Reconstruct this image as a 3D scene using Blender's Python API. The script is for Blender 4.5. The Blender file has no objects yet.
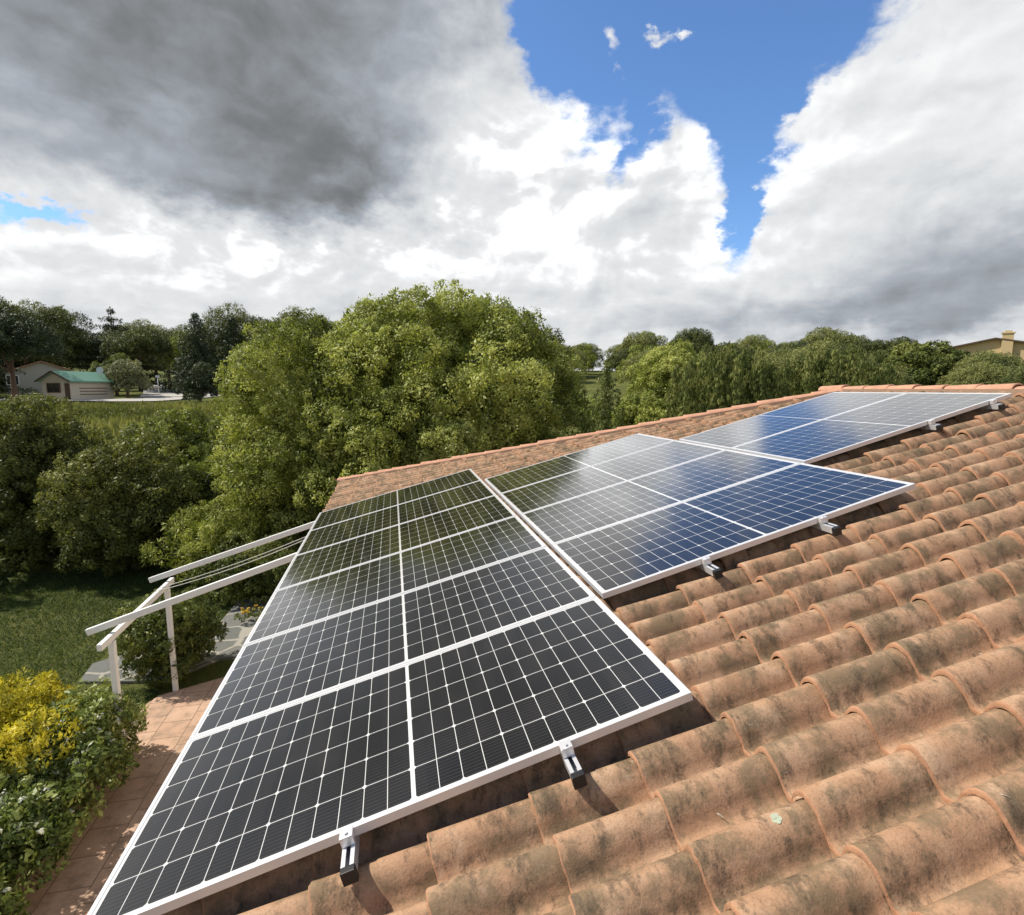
import bpy, bmesh, math, random
import numpy as np
from mathutils import Vector, Matrix
R = math.radians
S = bpy.context.scene
COL = S.collection
rng = np.random.default_rng(7)
random.seed(7)

# ------------------------------------------------------------------ camera, sky, sun, exposure
cam = bpy.data.objects.new('camera', bpy.data.cameras.new('camera'))
COL.objects.link(cam)
cam.location = (1.091, -8.188, 5.025)
cam.rotation_euler = (R(90 - 7.34), 0, R(-12.603))
cam.data.sensor_width = 36; cam.data.lens = 18.772
cam.data.clip_start = .05; cam.data.clip_end = 4000
S.camera = cam

SUN_AZ, SUN_EL = -70.0, 47.0          # azimuth from +Y towards +X
SKY_STRENGTH = .13
world = bpy.data.worlds.new('World'); S.world = world; world.use_nodes = True
wt = world.node_tree; wt.nodes.clear()


class NB:
    """tiny node-expression builder"""
    def __init__(s, t): s.t = t
    def n(s, typ, **kw):
        x = s.t.nodes.new(typ)
        for k, v in kw.items(): setattr(x, k, v)
        return x
    def put(s, sock, v):
        if isinstance(v, (int, float)): sock.default_value = v
        elif isinstance(v, (tuple, list)):
            sock.default_value = tuple(v) if len(v) == len(sock.default_value) else tuple(v) + (1,)
        else: s.t.links.new(v, sock)
    def m(s, op, a, b=None, c=None, clamp=False):
        x = s.n('ShaderNodeMath', operation=op, use_clamp=clamp)
        s.put(x.inputs[0], a)
        if b is not None: s.put(x.inputs[1], b)
        if c is not None: s.put(x.inputs[2], c)
        return x.outputs[0]
    def v(s, op, a, b=None):
        x = s.n('ShaderNodeVectorMath', operation=op)
        s.put(x.inputs[0], a)
        if b is not None: s.put(x.inputs[1], b)
        return x.outputs[0]
    def noise(s, vec, scale, detail=6, rough=.55, dist=0, lac=2.0):
        x = s.n('ShaderNodeTexNoise', noise_dimensions='3D')
        if vec is not None: s.put(x.inputs['Vector'], vec)
        x.inputs['Scale'].default_value = scale; x.inputs['Detail'].default_value = detail
        x.inputs['Roughness'].default_value = rough; x.inputs['Distortion'].default_value = dist
        x.inputs['Lacunarity'].default_value = lac
        return x
    def mix(s, f, a, b, blend='MIX'):
        x = s.n('ShaderNodeMix', data_type='RGBA', blend_type=blend, clamp_factor=True)
        s.put(x.inputs[0], f); s.put(x.inputs[6], a); s.put(x.inputs[7], b)
        return x.outputs[2]
    def ramp(s, f, stops, interp='LINEAR'):
        x = s.n('ShaderNodeValToRGB'); r = x.color_ramp; r.interpolation = interp
        while len(r.elements) < len(stops): r.elements.new(.5)
        for e, (p, c) in zip(r.elements, stops):
            e.position = p; e.color = (c, c, c, 1) if isinstance(c, (int, float)) else tuple(c) + (1,)
        s.put(x.inputs[0], f)
        return x.outputs[0]
    def smooth(s, x, a, b):
        y = s.n('ShaderNodeMapRange', interpolation_type='SMOOTHSTEP')
        s.put(y.inputs[0], x); y.inputs[1].default_value = a; y.inputs[2].default_value = b
        return y.outputs[0]


def build_sky():
    b = NB(wt)
    sky = b.n('ShaderNodeTexSky', sky_type='NISHITA')
    sky.sun_disc = False; sky.sun_elevation = R(SUN_EL); sky.sun_rotation = R(SUN_AZ % 360)
    sky.air_density = 1.0; sky.dust_density = .3; sky.ozone_density = 2.5
    tc = b.n('ShaderNodeTexCoord').outputs['Generated']
    d = b.v('NORMALIZE', tc)
    sp = b.n('ShaderNodeSeparateXYZ'); b.put(sp.inputs[0], d)
    X, Y, Z = sp.outputs
    az = b.m('MULTIPLY', b.m('ARCTAN2', X, Y), 57.2958)
    el = b.m('MULTIPLY', b.m('ARCSINE', Z), 57.2958)
    P = b.v('MULTIPLY', d, (1, 1, 1.7))
    w1 = b.noise(P, 5.5, 7, .6)
    w2 = b.noise(b.v('ADD', P, (9.1, 3.3, 1.7)), 15, 6, .6)
    s1 = b.n('ShaderNodeSeparateColor'); b.put(s1.inputs[0], w1.outputs['Color'])
    s2 = b.n('ShaderNodeSeparateColor'); b.put(s2.inputs[0], w2.outputs['Color'])
    def warp(base, c1, c2, k1, k2):
        t = b.m('MULTIPLY_ADD', b.m('SUBTRACT', c1, .5), k1, base)
        return b.m('MULTIPLY_ADD', b.m('SUBTRACT', c2, .5), k2, t)
    A = warp(az, s1.outputs[0], s2.outputs[0], 15, 6)
    E = warp(el, s1.outputs[1], s2.outputs[1], 12, 5)
    def blobs(lst, a, e):
        tot = None
        for (a0, e0, ra, re, amp) in lst:
            p = b.m('DIVIDE', b.m('SUBTRACT', a, a0), ra); q = b.m('DIVIDE', b.m('SUBTRACT', e, e0), re)
            s = b.m('MULTIPLY_ADD', p, p, b.m('MULTIPLY', q, q))
            g = b.m('MULTIPLY', b.m('POWER', 2.71828, b.m('MULTIPLY', s, -1.0)), amp)
            tot = g if tot is None else b.m('ADD', tot, g)
        return tot
    fb = b.noise(P, 6, 9, .55).outputs[0]
    fine = b.noise(b.v('MULTIPLY', d, (1, 1, 1.3)), 26, 6, .6).outputs[0]
    # gaps in the cloud cover (where the blue shows)
    gap = blobs([(29.5, 32, 10, 6.5, 1.25), (41, 29, 6, 5, .8), (34.5, 24.5, 5, 6.5, 1.0), (35.2, 16.5, 1.9, 4.0, 1.0), (20.5, 27.5, 4.0, 5, .75), (15.5, 32.5, 3.6, 4.5, .95),
                 (31, 42, 18, 8, 1.2), (-30, 13.2, 4.0, 1.0, .9), (95, 45, 25, 12, .9), (-120, 50, 40, 25, 1.1),
                 (170, 45, 50, 20, 1.0), (24.5, 22.5, 1.8, 4.5, .55)], A, E)
    gap = b.m('MULTIPLY_ADD', b.m('SUBTRACT', fb, .5), .75, gap)
    gap = b.m('MULTIPLY_ADD', b.m('SUBTRACT', fine, .5), .42, gap)
    wisps = blobs([(22.0, 29.0, 2.0, 3.0, 1.1), (28.4, 29.8, 2.6, 1.3, 1.5), (26.0, 33.0, 1.4, 1.3, 1.2), (34.0, 27.2, 2.0, 1.3, 1.1), (41, 22.8, 3.5, 1.6, .9)], A, E)
    gap = b.m('SUBTRACT', gap, b.m('MULTIPLY', wisps, b.m('SUBTRACT', b.m('MULTIPLY', fine, 2.0), .42)))
    blue = b.smooth(gap, .22, .74)
    # brightness of the cloud cover
    dark = blobs([(-20, 25, 18, 8.0, .50), (-4, 20.2, 9.0, 4.8, .46), (-5, 33, 15, 9, .44), (-15, 17.4, 14, 2.4, .24), (-32, 24, 12, 6, .14),
                  (-25, 48, 40, 14, .52), (8, 33, 6, 5, .16),
                  (20, 17, 2.4, 5.0, .10), (27, 16, 3.8, 5.0, .13), (12, 12, 7, 3, .06), (-20, 11.5, 8, 2, .06),
                  (44, 16, 7, 5, .05), (50, 20, 8, 7, .06), (53, 10.0, 10, 4.6, .36), (180, 35, 60, 30, .45), (-170, 35, 60, 30, .45), (45, 6.4, 13, 1.8, .20), (30, 8, 9, 2.4, .12),  # the wide pair behind the camera is unseen cloud, added to cut the fill
                  (90, 15, 22, 9, .35), (-75, 22, 25, 10, .30)], A, E)
    e1 = b.noise(b.v('MULTIPLY', d, (1, 1, 1.6)), 5.5, 7, .50, .5).outputs[0]
    e2 = b.noise(b.v('MULTIPLY', b.v('ADD', d, (-.018, .004, .026)), (1, 1, 1.6)), 5.5, 7, .50, .5).outputs[0]
    rel = b.m('SUBTRACT', e1, e2)
    st = b.noise(b.v('MULTIPLY', d, (1, 1, 6.5)), 6, 8, .6).outputs[0]
    V = b.m('SUBTRACT', .90, dark)
    e3 = b.noise(b.v('MULTIPLY', d, (1, 1, 1.3)), 13, 6, .5, .4).outputs[0]
    e4 = b.noise(b.v('MULTIPLY', b.v('ADD', d, (-.008, .002, .012)), (1, 1, 1.3)), 13, 6, .5, .4).outputs[0]
    V = b.m('SUBTRACT', V, b.m('MULTIPLY', b.smooth(el, 36, 58), .50))      # unseen overhead cloud, darkened to lower the fill light
    V = b.m('MULTIPLY_ADD', rel, b.m('MULTIPLY_ADD', V, .45, .18), V)
    V = b.m('MULTIPLY_ADD', b.m('SUBTRACT', e3, e4), .32, V)
    low = b.smooth(el, 14, 5)
    V = b.m('SUBTRACT', V, b.m('MULTIPLY', b.m('MULTIPLY', st, low), .30))
    V = b.m('MULTIPLY_ADD', b.m('SUBTRACT', fb, .5), .22, V)
    V = b.m('MINIMUM', b.m('MAXIMUM', V, .13), 1.0)
    ccol = b.ramp(V, [(0, (.115, .122, .13)), (.2, (.215, .226, .236)), (.45, (.39, .425, .475)), (.75, (.74, .755, .77)), (1, (.98, .98, .98))])
    core = b.m('MULTIPLY', blobs([(14, 17, 20, 8, 1.0), (-16, 12, 13, 3.5, .9)], A, E), b.smooth(V, .78, 1.0))
    K_ = b.m('MULTIPLY_ADD', core, 1.5, 1.0)
    cs = b.v('SCALE', ccol); b.put(cs.node.inputs['Scale'], K_); ccol = cs
    # anything below the horizon is plain haze-grey (hidden by the terrain anyway)
    K = .90 / SKY_STRENGTH
    sc = b.v('SCALE', ccol); sc.node.inputs['Scale'].default_value = K
    deep = b.mix(1.0, sky.outputs[0], (.82, 1.04, 1.28), 'MULTIPLY')
    col = b.mix(blue, sc, deep)
    bg = b.n('ShaderNodeBackground'); b.put(bg.inputs[0], col); bg.inputs[1].default_value = SKY_STRENGTH
    out = b.n('ShaderNodeOutputWorld'); wt.links.new(bg.outputs[0], out.inputs[0])
build_sky()

sun = bpy.data.objects.new('sun', bpy.data.lights.new('sun', 'SUN'))
COL.objects.link(sun)
sun.data.energy = 5.0; sun.data.angle = R(1.2); sun.data.color = (1, .93, .82)
_sd = Vector((math.sin(R(SUN_AZ)) * math.cos(R(SUN_EL)), math.cos(R(SUN_AZ)) * math.cos(R(SUN_EL)), math.sin(R(SUN_EL))))
sun.rotation_euler = _sd.to_track_quat('Z', 'Y').to_euler()
sun.location = (-20, 5, 30)
vs = S.view_settings
vs.view_transform = 'Standard'; vs.look = 'None'; vs.exposure = .18; vs.gamma = 1; vs.use_curve_mapping = False
S.cycles.max_bounces = 8; S.cycles.diffuse_bounces = 3; S.cycles.transmission_bounces = 4; S.cycles.transparent_max_bounces = 6

# ------------------------------------------------------------------ helpers
def tag(o, label=None, cat=None, group=None, kind=None):
    if label: o['label'] = label
    if cat: o['category'] = cat
    if group: o['group'] = group
    if kind: o['kind'] = kind
    return o

def empty(name, loc=(0, 0, 0), rot=(0, 0, 0)):
    o = bpy.data.objects.new(name, None); COL.objects.link(o)
    o.location = loc; o.rotation_euler = rot; o.empty_display_size = .2
    return o

def link(name, me, mats, parent=None):
    o = bpy.data.objects.new(name, me); COL.objects.link(o)
    for m in (mats if isinstance(mats, (list, tuple)) else [mats]): me.materials.append(m)
    if parent is not None: o.parent = parent
    return o

def np_mesh(name, V, F, smooth=False, tint=None, mat_idx=None):
    """V (n,3); F (m,4) quads"""
    me = bpy.data.meshes.new(name)
    V = np.asarray(V, np.float32); F = np.asarray(F, np.int32)
    m, k = F.shape
    me.vertices.add(len(V)); me.vertices.foreach_set('co', V.ravel())
    me.loops.add(m * k); me.loops.foreach_set('vertex_index', F.ravel())
    me.polygons.add(m)
    me.polygons.foreach_set('loop_start', np.arange(0, m * k, k, dtype=np.int32))
    me.polygons.foreach_set('loop_total', np.full(m, k, np.int32))
    if smooth: me.polygons.foreach_set('use_smooth', np.ones(m, bool))
    if mat_idx is not None: me.polygons.foreach_set('material_index', np.asarray(mat_idx, np.int32))
    if tint is not None:
        a = me.attributes.new('tint', 'FLOAT', 'FACE'); a.data.foreach_set('value', np.asarray(tint, np.float32))
    me.update(calc_edges=True); me.validate()
    return me

class MB:
    """collects boxes, tubes, prisms in a bmesh and links them as one mesh object"""
    def __init__(s): s.bm = bmesh.new()
    def box(s, lo, hi, mat=None, bevel=0):
        r = bmesh.ops.create_cube(s.bm, size=1)
        vs_ = r['verts']
        for v in vs_:
            v.co = Vector([lo[i] + (v.co[i] + .5) * (hi[i] - lo[i]) for i in range(3)])
        if bevel:
            es = list({e for v in vs_ for e in v.link_edges})
            bmesh.ops.bevel(s.bm, geom=es, offset=bevel, segments=2, affect='EDGES', profile=.5)
        elif mat is not None:
            for v in vs_: v.co = mat @ v.co
        return s
    def bar(s, a, b_, w, h, up=(0, 0, 1)):
        a = Vector(a); b_ = Vector(b_); d = (b_ - a); L = d.length; d.normalize()
        side = d.cross(Vector(up)).normalized(); u = side.cross(d)
        vs_ = [s.bm.verts.new(a + d * t * L + side * x * w / 2 + u * y * h / 2) for t in (0, 1) for x, y in ((-1, -1), (1, -1), (1, 1), (-1, 1))]
        for f in ((0, 1, 2, 3), (7, 6, 5, 4), (0, 4, 5, 1), (1, 5, 6, 2), (2, 6, 7, 3), (3, 7, 4, 0)): s.bm.faces.new([vs_[i] for i in f])
        return s
    def tube(s, pts, rad, n=8, cap=True):
        pts = [Vector(p) for p in pts]
        rad = rad if isinstance(rad, (list, tuple)) else [rad] * len(pts)
        rings = []
        for i, p in enumerate(pts):
            d = (pts[min(i + 1, len(pts) - 1)] - pts[max(i - 1, 0)]).normalized()
            q = d.to_track_quat('Z', 'Y').to_matrix()
            rings.append([s.bm.verts.new(p + q @ Vector((math.cos(2 * math.pi * k / n) * rad[i], math.sin(2 * math.pi * k / n) * rad[i], 0))) for k in range(n)])
        for a, b_ in zip(rings, rings[1:]):
            for k in range(n): s.bm.faces.new((a[k], a[(k + 1) % n], b_[(k + 1) % n], b_[k])).smooth = True
        if cap:
            s.bm.faces.new(rings[0][::-1]); s.bm.faces.new(rings[-1])
        return s
    def poly(s, pts): s.bm.faces.new([s.bm.verts.new(p) for p in pts]); return s
    def prism(s, pts, d):
        """closed polygon pts extruded by vector d"""
        d = Vector(d); a = [s.bm.verts.new(p) for p in pts]; b_ = [s.bm.verts.new(Vector(p) + d) for p in pts]
        n = len(a); s.bm.faces.new(a[::-1]); s.bm.faces.new(b_)
        for i in range(n): s.bm.faces.new((a[i], a[(i + 1) % n], b_[(i + 1) % n], b_[i]))
        return s
    def build(s, name, mats, parent=None, bevel=0):
        bmesh.ops.recalc_face_normals(s.bm, faces=s.bm.faces)
        me = bpy.data.meshes.new(name); s.bm.to_mesh(me); s.bm.free()
        o = link(name, me, mats, parent)
        if bevel:
            md = o.modifiers.new('bevel', 'BEVEL'); md.width = bevel; md.segments = 2; md.limit_method = 'ANGLE'
        return o

def copy_tree(o, parent=None):
    c = o.copy(); COL.objects.link(c); c.parent = parent
    for ch in list(o.children): copy_tree(ch, c)
    return c

# ------------------------------------------------------------------ materials
def new_mat(name):
    m = bpy.data.materials.new(name); m.use_nodes = True
    t = m.node_tree; t.nodes.clear()
    b = NB(t)
    out = b.n('ShaderNodeOutputMaterial'); p = b.n('ShaderNodeBsdfPrincipled')
    t.links.new(p.outputs[0], out.inputs[0])
    return m, b, p, out

def simple(name, col, rough=.6, metal=0, var=.12, scale=8, bump=0, spec=.5):
    m, b, p, o = new_mat(name)
    tc = b.n('ShaderNodeTexCoord').outputs['Object']
    n = b.noise(tc, scale, 6, .65).outputs[0]
    c = b.mix(n, tuple(x * (1 - var) for x in col), tuple(min(1, x * (1 + var)) for x in col))
    b.put(p.inputs['Base Color'], c)
    p.inputs['Roughness'].default_value = rough; p.inputs['Metallic'].default_value = metal
    p.inputs['Specular IOR Level'].default_value = spec
    if bump:
        bp = b.n('ShaderNodeBump'); bp.inputs['Strength'].default_value = bump; bp.inputs['Distance'].default_value = .01
        b.put(bp.inputs['Height'], b.noise(tc, scale * 4, 6, .7).outputs[0]); b.put(p.inputs['Normal'], bp.outputs[0])
    return m

def leaf_mat(name, dark, mid, light, trans=.3, rough=.5):
    m, b, p, out = new_mat(name)
    at = b.n('ShaderNodeAttribute', attribute_name='tint').outputs['Fac']
    col = b.ramp(at, [(0, dark), (.5, mid), (1, light)])
    b.put(p.inputs['Base Color'], col); p.inputs['Roughness'].default_value = rough
    p.inputs['Specular IOR Level'].default_value = .22
    tr = b.n('ShaderNodeBsdfTranslucent')
    b.put(tr.inputs[0], b.mix(1, col, (1.0, 1.05, .55), 'MULTIPLY'))
    mx = b.n('ShaderNodeMixShader'); mx.inputs[0].default_value = trans
    t = m.node_tree
    t.links.new(p.outputs[0], mx.inputs[1]); t.links.new(tr.outputs[0], mx.inputs[2]); t.links.new(mx.outputs[0], out.inputs[0])
    return m

def tile_mat():
    m, b, p, o = new_mat('terracotta_tile')
    tc = b.n('ShaderNodeTexCoord').outputs['Object']
    tint = b.n('ShaderNodeAttribute', attribute_name='tint').outputs['Fac']
    sh = b.n('ShaderNodeCombineXYZ'); b.put(sh.inputs[0], b.m('MULTIPLY', tint, 31)); b.put(sh.inputs[1], b.m('MULTIPLY', tint, 17))
    pv = b.v('ADD', tc, sh.outputs[0])                       # every tile gets its own piece of the pattern
    clay = b.ramp(b.noise(pv, 6, 4, .6).outputs[0], [(.28, (.33, .18, .10)), (.5, (.45, .265, .155)), (.72, (.55, .375, .245))])
    clay = b.mix(b.m('MULTIPLY', tint, .45), clay, (.44, .27, .165))
    soot = b.smooth(b.noise(b.v('MULTIPLY', pv, (1.5, .55, 1)), 8.5, 8, .7).outputs[0], .50, .63)
    speck = b.smooth(b.noise(pv, 110, 6, .75).outputs[0], .50, .62)
    lichen = b.smooth(b.noise(b.v('ADD', pv, (4, 7, 2)), 5, 7, .68).outputs[0], .43, .60)
    c = b.mix(b.m('MULTIPLY', lichen, .78), clay, (.17, .125, .072))
    c = b.mix(b.m('MULTIPLY', soot, b.m('MULTIPLY_ADD', speck, .35, .52)), c, (.05, .04, .027))
    c = b.mix(b.m('MULTIPLY', speck, .32), c, (.085, .07, .045))
    pale = b.smooth(b.noise(b.v('ADD', pv, (1, 2, 9)), 38, 4, .6).outputs[0], .66, .74)
    c = b.mix(b.m('MULTIPLY', pale, .35), c, (.46, .44, .32))
    b.put(p.inputs['Base Color'], c); p.inputs['Roughness'].default_value = .82; p.inputs['Specular IOR Level'].default_value = .3
    bp = b.n('ShaderNodeBump'); bp.inputs['Strength'].default_value = .55; bp.inputs['Distance'].default_value = .006
    h = b.m('ADD', b.noise(pv, 25, 8, .75).outputs[0], b.m('MULTIPLY', b.noise(pv, 150, 3, .6).outputs[0], .35))
    b.put(bp.inputs['Height'], h); b.put(p.inputs['Normal'], bp.outputs[0])
    return m

M = {}
M['tile'] = tile_mat()
M['rim'] = simple('clean_clay_rim', (.40, .215, .125), .85, var=.5, scale=16, bump=.5, spec=.25)
M['mortar'] = simple('mortar', (.30, .20, .14), .9, var=.3, scale=20, bump=.5)
M['cap'] = simple('ridge_clay', (.50, .27, .175), .8, var=.4, scale=9, bump=.4, spec=.3)
M['wall'] = simple('house_render', (.62, .55, .45), .9, var=.08, scale=3, bump=.2)
M['board'] = simple('eave_board', (.22, .14, .08), .7)
M['alu'] = simple('anodised_frame', (.74, .74, .75), .38, .35, .04, 5)
M['rail'] = simple('rail_aluminium', (.76, .76, .77), .35, .5, .05, 5)
M['black'] = simple('black_plastic', (.012, .012, .013), .45)
M['white_paint'] = simple('white_paint', (.82, .82, .79), .5, var=.07, scale=6, bump=.1)
M['wire'] = simple('wire', (.5, .5, .46), .5)
M['bark'] = simple('bark', (.11, .085, .06), .9, var=.4, scale=6, bump=.8)
M['pinebark'] = simple('pine_bark', (.16, .10, .07), .9, var=.4, scale=5, bump=.8)

# ------------------------------------------------------------------ setting: terrain, lawn, paths
TH = R(14.5773); CT, ST = math.cos(TH), math.sin(TH)
Z0 = 3.2                                            # height of the roof's panel plane at the eave
def W(u, y, h): return Vector((CT * u - ST * h, y, ST * u + CT * h + Z0))

def sstep(x, a, b_): t = np.clip((x - a) / (b_ - a), 0, 1); return t * t * (3 - 2 * t)
def ground(x, y):
    x = np.asarray(x, float); y = np.asarray(y, float)
    d = np.hypot(x - 1, y + 8); az = np.degrees(np.arctan2(x - 1, y + 8))
    left = 3.3 * sstep(d, 18, 54) + 1.4 * sstep(d, 56, 100)
    right = 3.3 * sstep(d, 18, 56) + 6.0 * sstep(d, 62, 135)
    far = 10.0 * sstep(d, 110, 260)
    t = sstep(az, -6, 14)
    return left * (1 - t) + right * t + far * (1 - t) + .12 * np.sin(x * .23) * np.cos(y * .19) * sstep(d, 22, 40) - .02

def terrain():
    # polar grid round the camera: fine near, coarse to the horizon
    rr = np.concatenate([np.linspace(.5, 30, 60), np.geomspace(31, 3500, 90)])
    aa = np.linspace(0, 2 * np.pi, 181)[:-1]
    Rg, Ag = np.meshgrid(rr, aa, indexing='ij')
    x = 1 + Rg * np.sin(Ag); y = -8 + Rg * np.cos(Ag); z = ground(x, y)
    V = np.stack([x, y, z], -1).reshape(-1, 3)
    n, k = len(rr), len(aa)
    i, j = np.meshgrid(np.arange(n - 1), np.arange(k), indexing='ij')
    F = np.stack([i * k + j, i * k + (j + 1) % k, (i + 1) * k + (j + 1) % k, (i + 1) * k + j], -1).reshape(-1, 4)
    m, b, p, o = new_mat('meadow')
    tc = b.n('ShaderNodeTexCoord').outputs['Object']
    n1 = b.noise(tc, .09, 6, .6).outputs[0]; n2 = b.noise(tc, 1.3, 8, .7).outputs[0]; n3 = b.noise(tc, 14, 4, .7).outputs[0]
    c = b.ramp(b.m('MULTIPLY_ADD', n2, .7, b.m('MULTIPLY_ADD', n1, .75, -.2)), [(.3, (.06, .075, .02)), (.5, (.125, .14, .038)), (.68, (.22, .225, .065)), (.8, (.33, .31, .14))])
    c = b.mix(b.m('MULTIPLY', n3, .5), c, (.04, .055, .018))
    b.put(p.inputs['Base Color'], c); p.inputs['Roughness'].default_value = .95; p.inputs['Specular IOR Level'].default_value = .1
    bp = b.n('ShaderNodeBump'); bp.inputs['Distance'].default_value = .12; b.put(bp.inputs['Height'], n3); b.put(p.inputs['Normal'], bp.outputs[0])
    me = np_mesh('ground', V, F[:, ::-1], True)
    # centre fan
    tag(link('ground', me, m), kind='structure')
terrain()

def paving_mats():
    m, b, p, o = new_mat('terracotta_paving')
    tc = b.n('ShaderNodeTexCoord').outputs['Object']
    mp = b.n('ShaderNodeMapping'); b.put(mp.inputs[0], tc); mp.inputs['Rotation'].default_value = (0, 0, R(90))
    br = b.n('ShaderNodeTexBrick'); b.put(br.inputs['Vector'], mp.outputs[0])
    br.inputs['Scale'].default_value = 1; br.inputs['Brick Width'].default_value = .40; br.inputs['Row Height'].default_value = .40
    br.inputs['Mortar Size'].default_value = .006; br.inputs['Mortar Smooth'].default_value = .3; br.inputs['Bias'].default_value = 0
    br.inputs['Color1'].default_value = (.56, .37, .255, 1); br.inputs['Color2'].default_value = (.48, .30, .20, 1); br.inputs['Mortar'].default_value = (.20, .13, .085, 1)
    n = b.noise(tc, 5, 8, .7).outputs[0]
    c = b.mix(b.smooth(n, .42, .75), br.outputs[0], (.26, .18, .12))
    b.put(p.inputs['Base Color'], c); p.inputs['Roughness'].default_value = .75
    bp = b.n('ShaderNodeBump'); bp.inputs['Distance'].default_value = .006; bp.inputs['Strength'].default_value = .6
    b.put(bp.inputs['Height'], b.m('SUBTRACT', n, b.m('MULTIPLY', br.outputs[1], 2))); b.put(p.inputs['Normal'], bp.outputs[0])
    m2, b, p, o = new_mat('crazy_paving')
    tc = b.n('ShaderNodeTexCoord').outputs['Object']
    wv = b.v('ADD', tc, b.v('MULTIPLY', b.noise(tc, 3, 3, .5).outputs[1], (.15, .15, 0)))
    vo = b.n('ShaderNodeTexVoronoi', feature='DISTANCE_TO_EDGE'); b.put(vo.inputs['Vector'], wv); vo.inputs['Scale'].default_value = 1.9
    vc = b.n('ShaderNodeTexVoronoi', feature='F1'); b.put(vc.inputs['Vector'], wv); vc.inputs['Scale'].default_value = 1.9
    gr = b.smooth(vo.outputs[0], .03, .07)
    st = b.mix(b.noise(vc.outputs['Position'], 3, 2, .5).outputs[0], (.09, .10, .09), (.20, .195, .18))
    st = b.mix(b.smooth(b.noise(tc, 9, 6, .7).outputs[0], .5, .75), st, (.09, .10, .07))
    c = b.mix(gr, (.34, .32, .27), st)
    b.put(p.inputs['Base Color'], c); p.inputs['Roughness'].default_value = .85
    return m, m2
M['paving'], M['crazy'] = paving_mats()

def sheet(name, pts, z, mat, sub=0):
    mb = MB(); mb.prism([(x, y, z - .1) for x, y in pts], (0, 0, .1))
    return tag(mb.build(name, mat), kind='structure')
sheet('patio', [(-2.85, -14.5), (.32, -14.5), (.32, 1.55), (-1.9, 1.40), (-2.75, 1.02), (-2.85, .8)], .06, M['paving'])
sheet('stone_path', [(-4.3, 1.85), (-2.9, 1.55), (-2.2, 2.2), (-1.2, 2.2), (-1.2, 6.2), (-2.55, 6.2), (-2.7, 3.1), (-3.7, 3.0), (-4.4, 2.5)], .03, M['crazy'])

def ribbon(name, centre, width, mat, lift):
    """a road strip laid on the terrain"""
    V, F = [], []
    c = [np.array(p, float) for p in centre]
    pts = []
    for a, b_ in zip(c, c[1:]):
        for t in np.linspace(0, 1, 13)[:-1]: pts.append(a + (b_ - a) * t)
    pts.append(c[-1])
    for i, q in enumerate(pts):
        d = pts[min(i + 1, len(pts) - 1)] - pts[max(i - 1, 0)]; d /= np.linalg.norm(d); s = np.array([-d[1], d[0]])
        w = width[0] + (width[1] - width[0]) * i / (len(pts) - 1)
        for k in (-1, -.5, 0, .5, 1):
            e = q + s * w / 2 * k; V.append((e[0], e[1], float(ground(e[0], e[1])) + lift))
    for i in range(len(pts) - 1):
        for k in range(4): a = i * 5 + k; F.append((a, a + 1, a + 6, a + 5))
    o = link(name, np_mesh(name, V, F), mat); return tag(o, kind='structure')
M['road'] = simple('pale_road', (.44, .415, .37), .9, var=.2, scale=.6)
ribbon('driveway', [(-41.5, 55.5), (-33, 56.5), (-25.8, 59.5), (-23.0, 66)], (2.6, 7.0), M['road'], .10)
ribbon('road', [(-23.5, 64), (-27, 76), (-33, 92), (-38, 110)], (9, 13), M['road'], .14)

# ------------------------------------------------------------------ the tiled house under the camera
U_E, U_R = -.068, 7.62                                # eave and ridge, along the slope
def hip_y(u): return 3.84 - .71 * (u + .3)
XR = W(U_R, 0, -.1).x                                # ridge line
Y_BACK = -13.6
PITCH, EXPO, CREST = .2155, .415, .094

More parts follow.
